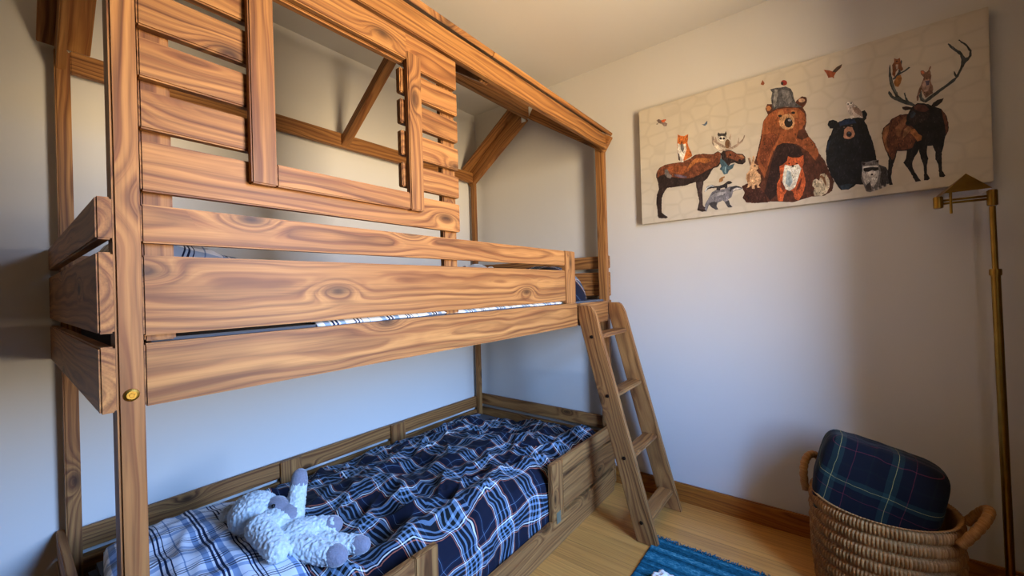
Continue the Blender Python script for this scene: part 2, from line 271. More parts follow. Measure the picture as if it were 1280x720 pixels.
def wood_nodes(N, u, v, w, cols, spacing=.011, knots=True, warp=1.0):
    nz = N.noise(N.vec(N.math('MULTIPLY', u, 1.3), N.math('MULTIPLY', v, 4), N.math('MULTIPLY', w, 4)), 1.0, 2.0)
    nz2 = N.noise(N.vec(N.math('MULTIPLY_ADD', u, 2.6, 31.0), N.math('MULTIPLY', v, 9), N.math('MULTIPLY', w, 9)), 1.0, 2.0)
    vv = N.math('ADD', v, N.math('MULTIPLY', N.math('SUBTRACT', nz, .5), .16*warp))
    ww = N.math('ADD', w, N.math('MULTIPLY', N.math('SUBTRACT', nz2, .5), .07*warp))
    r = N.math('SQRT', N.math('ADD', N.math('MULTIPLY', vv, vv), N.math('MULTIPLY', ww, ww)))
    kn = None
    if knots:
        vo = N.n('ShaderNodeTexVoronoi', feature='F1', voronoi_dimensions='2D'); N.l(N.vec(N.math('MULTIPLY', u, 2.3), N.math('MULTIPLY', v, 5.5), 0.0), vo.inputs['Vector']); vo.inputs['Scale'].default_value = 1.0
        d = vo.outputs['Distance']
        kn = N.math('POWER', 2.718, N.math('MULTIPLY', N.math('MULTIPLY', d, d), -60.0))
        gate = N.math('GREATER_THAN', N.sep(vo.outputs['Color'])[0], .58)
        kn = N.math('MULTIPLY', kn, gate)
        r = N.math('ADD', r, N.math('MULTIPLY', kn, .045))
    fine = N.noise(N.vec(N.math('MULTIPLY', u, 7), N.math('MULTIPLY', v, 260), N.math('MULTIPLY', w, 260)), 1.0, 2.0)
    streak = N.noise(N.vec(N.math('MULTIPLY', u, .9), N.math('MULTIPLY_ADD', r, 95.0, N.math('MULTIPLY', v, 25)), 0.0), 1.0, 3.0, .6)
    ring = N.math('ADD', N.math('DIVIDE', r, spacing), N.math('MULTIPLY_ADD', fine, .16, N.math('MULTIPLY', streak, 1.1)))
    f = N.math('FRACT', ring)
    col = N.ramp(f, [(0.0, cols[1]), (.22, cols[0]), (.55, cols[0]), (.86, cols[2]), (1.0, cols[1])])
    sc = N.ramp(streak, [(.32, cols[2]), (.46, cols[1]), (.62, cols[0])])
    col = N.mix(.50, col, sc)
    tone = N.noise(N.vec(N.math('MULTIPLY', u, 1.1), N.math('MULTIPLY', v, 14), N.math('MULTIPLY', w, 14)), 1.0, 1.0)
    col = N.mix(N.math('MULTIPLY', tone, .6), col, cols[1])
    col = N.mix(N.math('MULTIPLY', N.math('SUBTRACT', fine, .42), .9), col, cols[2])
    if kn is not None:
        col = N.mix(N.math('MULTIPLY', N.math('POWER', kn, 3.0), .8), col, cols[3])
    return col, fine

def wood_mat(name, cols, spacing=.011, rough=.42, warp=1.0, knots=True, spec=.35):
    N = NT(name)
    at = N.n('ShaderNodeAttribute', attribute_name='wc'); u, v, w = N.sep(at.outputs['Vector'])
    col, fine = wood_nodes(N, u, v, w, cols, spacing, knots, warp)
    oi = N.n('ShaderNodeObjectInfo')
    hv = N.n('ShaderNodeHueSaturation'); N.l(col, hv.inputs['Color']); hv.inputs['Saturation'].default_value = 1.0
    N.l(N.math('MULTIPLY_ADD', oi.outputs['Random'], .22, .89), hv.inputs['Value'])
    N.bump(fine, .12, .0006)
    return N.out(hv.outputs[0], rough, spec)

PINE = [srgb('b8844a'), srgb('7c4c28'), srgb('40230f'), srgb('26140a')]
M_pine = wood_mat('stained_pine', PINE, .015, .5, .6, True, .25)
M_base = wood_mat('baseboard_wood', [srgb('b8742c'), srgb('935220'), srgb('5c3214'), srgb('3c2210')], .012, .3)

def plain(name, col, rough=.5, spec=.5, metal=0.0, k=1.0):
    N = NT(name); return N.out(srgb(col, k), rough, spec, metal)

def wall_mat(name, col):
    N = NT(name); g = N.n('ShaderNodeNewGeometry')
    h = N.noise(g.outputs['Position'], 90.0, 3.0)
    N.bump(h, .10, .001)
    lg = N.noise(g.outputs['Position'], 2.5, 2.0)
    c = srgb(col); c2 = tuple(x*.96 for x in c[:3]) + (1,)
    return N.out(N.mix(lg, c, c2), .85, .2)
M_wall = wall_mat('wall_paint', 'd0cbc2')
M_wall2 = wall_mat('taupe_low_bounce', '6e645a')  # invented dark tone for the unseen left and front walls, cuts bounce light
M_ceil = wall_mat('ceiling_paint', 'd2cdc4')

def floor_mat():
    N = NT('oak_floor'); g = N.n('ShaderNodeNewGeometry'); x, y, z = N.sep(g.outputs['Position'])
    W = .125
    xi = N.math('FLOOR', N.math('DIVIDE', x, W)); xf = N.math('SUBTRACT', x, N.math('MULTIPLY', N.math('ADD', xi, .5), W))
    wn = N.n('ShaderNodeTexWhiteNoise', noise_dimensions='1D'); N.l(xi, wn.inputs['W'])
    rv = wn.outputs['Value']
    u = N.math('ADD', y, N.math('MULTIPLY', rv, 37.0))
    v = N.math('ADD', xf, N.math('MULTIPLY', N.math('SUBTRACT', rv, .5), .12))
    col, fine = wood_nodes(N, u, v, N.math('MULTIPLY_ADD', rv, .04, .03), [srgb('d0964a'), srgb('bb803e'), srgb('93602e'), srgb('946434')], .008, False, .16)
    hv = N.n('ShaderNodeHueSaturation'); N.l(col, hv.inputs['Color']); N.l(N.math('MULTIPLY_ADD', rv, .2, .9), hv.inputs['Value'])
    gap = N.math('GREATER_THAN', N.math('ABSOLUTE', xf), W/2 - .0012)
    c = N.mix(N.math('MULTIPLY', gap, .55), hv.outputs[0], srgb('5a3c1c'))
    N.bump(fine, .06, .0005)
    return N.out(c, .32, .45)
M_floor = floor_mat()

# stripes: list of (start, colour)
def tartan(N, u, v, per, stops, stops2=None, gain=1.0, mul=False):
    fu = N.math('FRACT', N.math('DIVIDE', u, per)); fv = N.math('FRACT', N.math('DIVIDE', v, per))
    a = N.ramp(fu, stops, 'CONSTANT'); b = N.ramp(fv, stops2 or stops, 'CONSTANT')
    tw = N.math('GREATER_THAN', N.math('FRACT', N.math('MULTIPLY', N.math('ADD', u, v), 330.0)), .5)
    if mul: return N.mix(.85, a, b, 'MULTIPLY')
    c = N.mix(.5, a, b)
    c2 = N.mix(tw, a, b)
    return N.mix(.25, c, c2)

def st(lst):
    return [(p, srgb(c)) for p, c in lst]
NAVY = '0a0d1a'; BLK = '080d0e'; LB = '64798e'; WH = 'dedad0'; ORG = 'b8684a'; MB = '151c30'
DUV = st([(0, NAVY), (.28, ORG), (.292, NAVY), (.312, WH), (.328, NAVY), (.345, LB), (.385, BLK), (.44, LB), (.475, BLK), (.545, LB), (.58, BLK), (.64, LB), (.68, NAVY), (.695, WH), (.711, NAVY), (.731, ORG), (.743, NAVY), (.85, MB), (.865, NAVY), (.885, LB), (.893, NAVY), (.91, MB), (.925, NAVY)])
def cloth_mat(name, per, stops, stops2=None, rough=.9, gain=1.0, sheen=.02, mul=False):
    N = NT(name); uv = N.n('ShaderNodeUVMap', uv_map='cloth'); u, v, _ = N.sep(uv.outputs[0])
    nz = N.noise(N.vec(u, v), 9.0, 2.0)
    u2 = N.math('ADD', u, N.math('MULTIPLY', N.math('SUBTRACT', nz, .5), .012))
    col = tartan(N, u2, v, per, stops, stops2, 1.0, mul)
    if gain != 1.0: col = N.mix(1.0, col, (gain, gain, gain, 1), 'MULTIPLY')
    weave = N.noise(N.vec(u, v), 900.0, 1.0)
    N.bump(weave, .15, .0005)
    N.b.inputs['Sheen Weight'].default_value = sheen
    return N.out(col, rough, .2)
M_duvet = cloth_mat('navy_tartan', .205, DUV, gain=1.5)
PB = 'eef0f4'; P1c = '1a2848'; P2c = '8fa6c4'
PIL = st([(0, PB), (.10, P2c), (.19, PB), (.22, P1c), (.255, PB), (.285, P1c), (.32, PB), (.35, P2c), (.44, PB), (.60, P1c), (.625, PB), (.655, P1c), (.68, PB), (.72, P1c), (.735, PB), (.86, P2c), (.88, PB)])
M_pillow = cloth_mat('white_blue_plaid', .17, PIL, mul=True)
GT = st([(0, '0a0b12'), (.20, '5a2028'), (.211, '0a0b12'), (.40, '1c2e2a'), (.49, 'b4a860'), (.50, '1c2e2a'), (.60, '0a0b12'), (.86, '0e1414'), (.90, '0a0b12')])
M_blanket = cloth_mat('dark_tartan', .165, GT, sheen=.05, gain=1.3)
M_mattress = plain('mattress_ticking', '55565a', .9, .1)
M_brass = None
def brass():
    N = NT('antique_brass'); tc = N.n('ShaderNodeTexCoord')
    nz = N.noise(tc.outputs['Object'], 25.0, 3.0)
    c = N.mix(nz, srgb('b48c3e'), srgb('7a5c24'))
    return N.out(c, .36, .5, 1.0)
M_brass = brass()
M_dbolt = plain('dark_bolt_steel', '3a332c', .35, .5, 1.0)
M_steel = plain('zinc_bracket', 'd8dcd8', .45, .5, .3)
M_screw = plain('bright_screw', 'd8d8d0', .3, .5, .9)
M_white = plain('white_enamel', 'e8e4da', .6)
def fur(name, c1, c2):
    N = NT(name); tc = N.n('ShaderNodeTexCoord')
    nz = N.noise(tc.outputs['Object'], 160.0, 3.0, .6)
    N.bump(nz, .7, .003)
    N.b.inputs['Sheen Weight'].default_value = .5
    return N.out(N.mix(nz, srgb(c1), srgb(c2)), .95, .1)
M_fur = fur('cream_fleece', 'a4adae', 'dde2e0')
M_pad = fur('grey_plush', '6f6d78', '8b8994')
M_eye = plain('black_bead', '0a0a0c', .15)
M_toy = fur('pale_grey_knit', 'a8a59a', 'c8c5b8')
M_toyd = fur('dark_brown_plush', '3a2a26', '54423c')

# ------------------------------------------------------------------ room
CE = 2.527; YW = 1.1185; XE = 2.1565; YS = -1.62; XL = -1.5
def box(name, x0, x1, y0, y1, z0, z1, mat, bev=0, parent=None):
    c = V(((x0+x1)/2, (y0+y1)/2, (z0+z1)/2)); bm = bmesh.new(); bmesh.ops.create_cube(bm, size=1)
    for v in bm.verts: v.co = V((v.co.x*(x1-x0), v.co.y*(y1-y0), v.co.z*(z1-z0)))
    if bev: bmesh.ops.bevel(bm, geom=bm.edges[:], offset=bev, segments=2, affect='EDGES')
    o = link(name, bm, mat, parent); o.location = c - (V(parent.location) if parent else V((0, 0, 0))); return o
T = .14
struct(box('floor', XL-T, XE+T, YS-.46, YW+T, -.1, 0, M_floor))
struct(box('ceiling', XL-T, XE+T, YS-.46, YW+T, CE, CE+.1, M_ceil))
struct(box('wall_back', XL-T, XE+T, YW, YW+T, 0, CE, M_wall))
struct(box('wall_end', XE, XE+T, YS, YW, 0, CE, M_wall))
struct(box('wall_left', XL-T, XL, YS, YW, 0, CE, M_wall2))
WX0, WX1, WZ0, WZ1 = .50, 1.28, .68, 2.14
bm = bmesh.new()
for (a, b, c, d) in ((XL-T, WX0, 0, CE), (WX1, XE+T, 0, CE), (WX0, WX1, 0, WZ0), (WX0, WX1, WZ1, CE)):
    g = bmesh.ops.create_cube(bm, size=1)
    for v in g['verts']: v.co = V(((a+b)/2 + v.co.x*(b-a), YS-.23 + v.co.y*.46, (c+d)/2 + v.co.z*(d-c)))
struct(link('wall_front', bm, M_wall2))
bm = bmesh.new()
for (a, b, c, d) in ((WX0, WX0+.05, WZ0, WZ1), (WX1-.05, WX1, WZ0, WZ1), (WX0, WX1, WZ0, WZ0+.05), (WX0, WX1, WZ1-.05, WZ1)):
    g = bmesh.ops.create_cube(bm, size=1)
    for v in g['verts']: v.co = V(((a+b)/2 + v.co.x*(b-a), YS-.42 + v.co.y*.05, (c+d)/2 + v.co.z*(d-c)))
struct(link('window_1', bm, M_white))
o = timber('baseboard_end', XE-.018, XE, YS, YW-.018, 0, .10, None, M_base, .004); struct(o)
o = timber('baseboard_back', XL, XE, YW-.018, YW, 0, .10, None, M_base, .004); struct(o)

# ------------------------------------------------------------------ bunk bed
BL = 2.09; XRb = 2.105; XR = 2.068
bed = thing('bunk_bed', 'tall stained pine house-frame bunk bed standing in the corner against both walls', 'bunk bed', (1.04, .55, 0))
P_ = bed
# z levels
rb, rt = .988, 1.1037
YB, YBb = 1.0546, 1.1069
post = []
zt = 2.02
post.append(timber('post', 0, .0372, 0, .0534, 0, zt, P_, M_pine, .004))
post.append(timber('post', 0, .0372, YB, 1.087, 0, zt+.03, P_, M_pine, .004))
post.append(timber('post', XR, XRb, .022, .0754, 0, zt+.05, P_, M_pine, .004))
post.append(timber('post', 2.0534, 2.09, YB, 1.087, 0, zt+.03, P_, M_pine, .004))
# bolt on the near post
def bolt(x, y, z, axis, parent, r=.012, m=None, rim=True):
    d = {'y': V((0, -1, 0)), 'x': V((-1, 0, 0))}[axis]
    c = V((x, y, z)); pl = V(parent.location); gp = parent.parent
    while gp is not None: pl += V(gp.location); gp = gp.parent
    bm = bmesh.new()
    cyl_bm(bm, c, c+d*.003, r, r*.92, 24)
    if rim:
        cyl_bm(bm, c+d*.003, c+d*.0045, r*.92, r*.62, 24)
        cyl_bm(bm, c+d*.0045, c+d*.0055, r*.35, r*.3, 6)
    bmesh.ops.translate(bm, verts=bm.verts[:], vec=-pl)
    return link('bolt', bm, m or M_brass, parent)
bolt(.0185, .0, 1.0135, 'y', post[0], .0115)
# upper bed rails
timber('bed_rail', .0372, 1.668, 0, .022, rb, rt, P_, M_pine)
timber('bed_rail', 1.701, 2.028, 0, .022, rb-.002, rt-.004, P_, M_pine)
timber('bed_rail', .0372, 2.0534, YB, YB+.03, rb, rt, P_, M_pine)
# guard boards
timber('guard_board', .0372, 1.556, 0, .022, 1.118, 1.2661, P_, M_pine)
timber('guard_board', .0372, 1.556, 0, .022, 1.2894, 1.3606, P_, M_pine)
timber('guard_stile', 1.5564, 1.652, -.003, .019, rt+.0015, 1.3615, P_, M_pine)
timber('guard_board', 0, 2.09, 1.0875, 1.1068, 1.128, 1.2661, P_, M_pine)
timber('guard_board', 0, 2.09, 1.0875, 1.1068, 1.2894, 1.345, P_, M_pine)
# head and foot end boards (outside the posts)
for (a, b) in ((.9873, 1.1031), (1.1263, 1.2692), (1.2917, 1.3665)):
    hb = timber('end_board', -.0215, -.0005, 0, YBb, a, b, P_, M_pine, .003)
    timber('end_board', XRb+.0005, XRb+.0215, .022, YBb, a, b, P_, M_pine, .003)
for (a, b) in ((0.015, .1281), (.15, .3), (.3227, .3994)):
    timber('end_board', -.0215, -.0005, 0, YBb, a, b, P_, M_pine, .003)
    timber('end_board', XRb+.0005, XRb+.0215, .022, YBb, a, b, P_, M_pine, .003)
# house front: battens, planks, window boards
timber('batten', .042, .0885, .0225, .045, rt+.002, 2.04, P_, M_pine)
timber('batten', .802, .862, .0225, .045, rt+.002, 2.04, P_, M_pine)
rows = [(1.5019, 1.5745), (1.5975, 1.6715), (1.6935, 1.7665), (1.7855, 1.8605), (1.880, 1.974)]
timber('house_plank', .0385, .858, 0, .022, 1.3854, 1.4798, P_, M_pine)
for (a, b) in rows[:4]:
    timber('house_plank', .0385, .262, 0, .022, a, b, P_, M_pine)
    timber('house_plank', .622, .858, 0, .022, a, b, P_, M_pine)
timber('house_plank', .0385, .262, 0, .022, 1.880, 1.9745, P_, M_pine)
# header plank, notched above the window
bm = bmesh.new()
pts = [(.2625, 1.8755), (.858, 1.8755), (.858, 1.9745), (.2625, 1.9745)]
vs = [bm.verts.new((x, 0, z)) for x, z in pts]; f = bm.faces.new(vs)
ex = bmesh.ops.extrude_face_region(bm, geom=[f])
for v in [g for g in ex['geom'] if isinstance(g, bmesh.types.BMVert)]: v.co.y = .022
bmesh.ops.recalc_face_normals(bm, faces=bm.faces[:])
bmesh.ops.bevel(bm, geom=[e for e in bm.edges if e.calc_face_angle(0) > 1.0], offset=.003, segments=2, affect='EDGES')
bmesh.ops.translate(bm, verts=bm.verts[:], vec=-V(P_.location))
o = link('house_plank', bm, M_pine, P_); wcoord(o.data, (0, 2, 1), (rnd.uniform(0, 50), -1.9, .6))
timber('window_board', .2135, .2646, -.0225, -.0005, 1.4295, 2.0, P_, M_pine)
timber('window_board', .634, .685, -.0225, -.0005, 1.4293, 1.905, P_, M_pine)
timber('window_board', .2648, .6338, -.020, -.0005, 1.4305, 1.481, P_, M_pine)
timber('window_board', .2648, .6338, -.020, -.0005, 1.879, 1.955, P_, M_pine)
# eaves and roof
timber('eave_beam', -.03, 2.068, -.004, .0215, 1.983, 2.066, P_, M_pine)
timber('eave_beam', .0372, 2.0534, YB, YB+.026, 1.978, 2.0534, P_, M_pine)
AY, AZ = .5535, 2.322   # underside of the ridge
def rafter(xc, y0, z0, w=.036, h=.095, inset=0):
    d = V((0, AY-y0, AZ-z0)).normalized(); n = V((0, -d.z, d.y)) if y0 < AY else V((0, d.z, -d.y))
    if n.z < 0: n = -n
    A = V((xc, y0, z0)) + n*h/2; B = V((xc, AY, AZ)) + n*h/2
    return beam('rafter', A, B - d*.012, w, h, P_, M_pine)
rafter(.0145, 1.09, 1.955, .022); rafter(.0145, .018, 1.96, .022)
rafter(2.0716, 1.09, 1.955); rafter(2.0716, .018, 1.968)
rafter(1.045, 1.065, 1.978, .045, .045)
rafter(1.045, .04, 1.985, .045, .045)
timber('ridge_beam', .037, 2.053, AY-.02, AY+.012, AZ-.01, AZ+.085, P_, M_pine)
# roof boards at the gable ends (running up the back slope) and along the front eave
def slope_board(x0, x1, ya, za, yb, zb, t=.018):
    return beam('roof_board', ((x0+x1)/2, ya, za), ((x0+x1)/2, yb, zb), x1-x0, t, P_, M_pine, .002)
sl = (AZ-1.955)/(AY-1.09)
up = .095/math.cos(math.atan(abs(sl))) + .011
slope_board(-.037, .090, 1.098, 1.955+up-.006, AY+.002, AZ+up)
slope_board(1.985, 2.118, 1.098, 1.955+up-.006, AY+.002, AZ+up)
slf = (AZ-1.96)/(AY-.018)
for x0, x1 in ((-.037, 1.044), (1.046, 2.118)):
    for k in range(3):
        ya = -.016 + k*.125; yb = ya+.122
        z0_ = 2.0775 + (ya+.016)*slf; z1_ = 2.0775 + (yb+.016)*slf
        c = V(((x0+x1)/2, (ya+yb)/2, (z0_+z1_)/2))
        beam('roof_board', (x0, c.y, c.z), (x1, c.y, c.z), math.hypot(yb-ya, z1_-z0_), .018, P_, M_pine, .002, V((0, yb-ya, z1_-z0_)))
bm = bmesh.new()
g = bmesh.ops.create_cube(bm, size=1)
for v in g['verts']: v.co = V((2.0525 + v.co.x*.0016, AY+.025 + v.co.y*.034, AZ+.002 + v.co.z*.05))
for a, b in ((-.009, .016), (.009, .016), (-.009, -.012), (.009, -.012)):
    cyl_bm(bm, (2.0518, AY+.025+a, AZ+b), (2.0505, AY+.025+a, AZ+b), .004, .003, 10)
bmesh.ops.translate(bm, verts=bm.verts[:], vec=-V(P_.location))
o = link('corner_bracket', bm, M_steel, P_); o['label'] = 'small zinc corner bracket'
# lower bed
timber('bed_rail', .0372, 2.045, 0, .022, 0.0, .1281, P_, M_pine)
timber('bed_rail', .0372, 2.0534, YB, YB+.03, 0.0, .1281, P_, M_pine)
for (a, b) in ((.15, .291), (.309, .386)):
    timber('guard_board', .0, 2.09, 1.0875, 1.1068, a, b, P_, M_pine)
for a, b in ((.684, .780), (1.300, 1.399)):
    timber('guard_stile', a, b, 1.067, 1.087, .13, .3875, P_, M_pine)
for x0, x1 in ((.0372, .6285), (1.482, 2.066)):
    timber('guard_board', x0, x1, 0, .022, .1449, .2918, P_, M_pine)
    timber('guard_board', x0, x1, 0, .022, .3059, .3835, P_, M_pine)
o = timber('guard_stile', 1.386, 1.481, -.002, .022, .1285, .3845, P_, M_pine)
timber('guard_stile', .629, .7181, -.002, .022, .1285, .3845, P_, M_pine)
bm = bmesh.new(); g = bmesh.ops.create_cube(bm, size=1)
for v in g['verts']: v.co = V((1.432 + v.co.x*.034, -.0032 + v.co.y*.0016, .134 + v.co.z*.05))
bmesh.ops.translate(bm, verts=bm.verts[:], vec=-V(P_.location))
o = link('fixing_plate', bm, plain('dull_plate', '8a8c74', .5, .5, .6), P_)
for i in range(12):
    x = .12 + i*.165
    timber('bed_slat', x, x+.07, .035, YB-.002, 1.0, 1.018, P_, M_pine, .002)
    timber('bed_slat', x, x+.07, .035, YB-.002, .06, .078, P_, M_pine, .002)

# ------------------------------------------------------------------ ladder
lad = thing('ladder', 'slanted four-rung pine ladder hooked over the upper bunk rail at its foot', 'ladder', (1.86, -.15, 0))
def stringer(x0, x1):
    # outline in (y, z)
    k = .2645
    pts = [(-.001, 1.091), (-.001, 1.03), (-.273+k*.95+.0, .95), (-.273, 0.0), (-.273-.098, 0.0)]
    top = (-.273-.098+k*1.04, 1.04)
    pts += [top, (-.083, 1.066), (-.072, 1.083), (-.057, 1.091)]
    bm = bmesh.new(); vs = [bm.verts.new((x0, y, z)) for y, z in pts]; f = bm.faces.new(vs)
    ex = bmesh.ops.extrude_face_region(bm, geom=[f])
    for v in [g for g in ex['geom'] if isinstance(g, bmesh.types.BMVert)]: v.co.x = x1
    bmesh.ops.recalc_face_normals(bm, faces=bm.faces[:])
    bmesh.ops.bevel(bm, geom=[e for e in bm.edges if e.calc_face_angle(0) > .9 and abs(e.verts[0].co.x-e.verts[1].co.x) < 1e-5], offset=.004, segments=2, affect='EDGES')
    bmesh.ops.translate(bm, verts=bm.verts[:], vec=-V(lad.location))
    o = link('ladder_stringer', bm, M_pine, lad)
    a = o.data.attributes.new('wc', 'FLOAT_VECTOR', 'POINT'); r0 = rnd.uniform(0, 50)
    for i, v in enumerate(o.data.vertices):
        q = v.co; a.data[i].vector = (q.z + q.y*.26 + r0, q.y - q.z*.26 + .1, q.x + .24)
    return o
s1 = stringer(1.669, 1.7005); s2 = stringer(2.0285, 2.06)
for i, z in enumerate((.936, .655, .373, .094)):
    yc = -.273 + .2645*z - .049
    h = .022 if i < 3 else .03
    rg = timber('ladder_rung', 1.7007, 2.0283, yc-.036, yc+.036, z-h/2, z+h/2, lad, M_pine, .005)
    bolt(1.669, yc-.0, z, 'x', s1, .0085, M_dbolt)

# ------------------------------------------------------------------ cloth helpers
def ridged(p): return 1 - abs(noise.noise(p))*2
def grid(name, nu, nv, fn, uvf, mat, parent=None, thick=0.0):
    bm = bmesh.new(); uvl = bm.loops.layers.uv.new('cloth'); vs = []; uvs = {}
    for j in range(nv+1):
        row = []
        for i in range(nu+1):
            s, t = i/nu, j/nv
            v = bm.verts.new(fn(s, t)); uvs[v] = uvf(s, t); row.append(v)
        vs.append(row)
    for j in range(nv):
        for i in range(nu):
            f = bm.faces.new((vs[j][i], vs[j][i+1], vs[j+1][i+1], vs[j+1][i])); f.smooth = True
            for lp in f.loops: lp[uvl].uv = uvs[lp.vert]
    o = link(name, bm, mat, parent, True)
    if thick:
        m = o.modifiers.new('thick', 'SOLIDIFY'); m.thickness = thick; m.offset = -1
    return o
def sm(a, b, x):
    t = min(1, max(0, (x-a)/(b-a))); return t*t*(3-2*t)

# lower mattress and duvet
def pillow(name, c, sx, sy, sz, mat, rot=(0, 0, 0), seed=0, wr=.010, power=.32, nu=56, nv=56):
    """closed cushion with a seam: two domed grids"""
    bm = bmesh.new(); uvl = bm.loops.layers.uv.new('cloth')
    R = Matrix.Rotation(rot[2], 4, 'Z') @ Matrix.Rotation(rot[1], 4, 'Y') @ Matrix.Rotation(rot[0], 4, 'X')
    for side in (1, -1):
        vs = []
        for j in range(nv+1):
            row = []
            for i in range(nu+1):
                u, v = i/nu*2-1, j/nv*2-1
                e = max(0, (1-u**2)*(1-v**2))**power
                px = u*sx/2*(1-.07*(v*v)*(1-abs(u))*0 - .05*v*v*abs(u)); py = v*sy/2*(1-.05*u*u*abs(v))
                w = wr*ridged(V((u*2.2+seed, v*3.1, seed*1.7)))*min(1, e*1.5) + wr*.5*noise.noise(V((u*6+seed, v*5, side)))*e
                z = side*(e*sz/2 + (w if side > 0 else 0))
                vt = bm.verts.new(R @ V((px, py, z))); row.append((vt, (px+.37, py+.21)))
            vs.append(row)
        for j in range(nv):
            for i in range(nu):
                q = [vs[j][i], vs[j][i+1], vs[j+1][i+1], vs[j+1][i]]
                if side < 0: q.reverse()
                f = bm.faces.new([a[0] for a in q]); f.smooth = True
                for lp, a in zip(f.loops, q): lp[uvl].uv = a[1]
    bmesh.ops.remove_doubles(bm, verts=bm.verts[:], dist=1e-5)
    o = link(name, bm, mat, None, True); o.location = c
    return o

o = box('mattress', .045, 2.05, .04, 1.045, .0785, .275, M_mattress, .02); tag(o, 'thick mattress of the lower bunk, under the navy plaid duvet', 'mattress')
PR = [(.030, .10), (.0285, .16), (.029, .22), (.040, .275), (.075, .315), (.14, .338), (.25, .345), (.40, .348), (.55, .345), (.70, .338), (.85, .325), (.95, .312), (1.01, .300), (1.034, .287), (1.040, .27), (1.041, .24)]
cum = [0]
for i in range(1, len(PR)): cum.append(cum[-1] + math.hypot(PR[i][0]-PR[i-1][0], PR[i][1]-PR[i-1][1]))
def prof(t):
    L = t*cum[-1]
    for i in range(1, len(PR)):
        if L <= cum[i] or i == len(PR)-1:
            k = (L-cum[i-1])/(cum[i]-cum[i-1]); a, b = PR[i-1], PR[i]
            return a[0]+(b[0]-a[0])*k, a[1]+(b[1]-a[1])*k
DX0, DX1 = .16, 2.058
def folds(x, y):
    # long diagonal folds, warped
    wx = x + .10*noise.noise(V((x*2.1, y*2.3, 3.3))); wy = y + .10*noise.noise(V((x*2.0, y*2.0, 9.1)))
    a = math.radians(38)
    p = wx*math.cos(a) + wy*math.sin(a); q = -wx*math.sin(a) + wy*math.cos(a)
    h = .040*(ridged(V((p*2.0, q*5.2, 1.0)))-.45)
    a2 = math.radians(-20); p2 = wx*math.cos(a2)+wy*math.sin(a2); q2 = -wx*math.sin(a2)+wy*math.cos(a2)
    h += .024*(ridged(V((p2*3.0, q2*8.5, 5.0)))-.45)
    h += .010*(ridged(V((wx*13, wy*11, 2.0)))-.5)
    h += .016*(ridged(V((p*3.4+7, q*9.0, 8.0)))**2*(1 if ridged(V((p*3.4+7, q*9.0, 8.0))) > 0 else 0))-.004
    h += .0022*noise.noise(V((x*45, y*40, 4.0)))
    return h
def dfn(s, t):
    x = DX0 + (DX1-DX0)*s; y, z = prof(t)
    inner = sm(.03, .16, y)*sm(1.045, .93, y)
    edge = sm(0, .05, s)*sm(1, .965, s)
    gap = sm(.60, .76, x)*sm(1.46, 1.34, x)       # opening in the front guard: the duvet bulges and hangs
    h = folds(x, y)
    zz = z + h*(.18+.82*inner)*(.3+.7*edge)
    zz -= .075*sm(1.45, 2.02, x)*sm(.2, .9, y)*inner
    zz += .050*math.exp(-((x-1.78)/.12)**2-((y-.90)/.10)**2)
    zz -= .05*(1-edge)*sm(.05, .15, y)
    zz += .020*gap*math.exp(-((y-.12)/.09)**2)
    dy = (.012*noise.noise(V((x*9, z*5, 7)))-.004)*(1-inner)*(1 if y < .5 else -.3)
    yy = y + dy
    if y < .06: yy = max(.0255, yy + .006*math.sin(x*31)*sm(.30, .12, z))
    xx = x + .016*noise.noise(V((x*6, y*6, 11)))*inner*edge
    return (xx, min(yy, 1.048), max(zz, .09))
def duv(s, t):
    x = DX0 + (DX1-DX0)*s; y = t*cum[-1]
    h = folds(x, y)
    return (x*1.03 + 0.55*h + .030*noise.noise(V((x*3.1, y*3.3, 21))) + .010*noise.noise(V((x*9, y*9, 2))), y + 0.45*h + .034*noise.noise(V((x*3, y*3.2, 27))) + .012*noise.noise(V((x*8, y*8, 5))))
o = grid('duvet', 300, 200, dfn, duv, M_duvet); tag(o, 'rumpled navy tartan duvet spread over the lower bunk mattress', 'duvet')
o = pillow('pillow', (.235, .50, .375), .40, .74, .125, M_pillow, (0, 0, -.06), 1.0, .012); tag(o, 'white and blue plaid pillow at the near head end of the lower bunk', 'pillow')

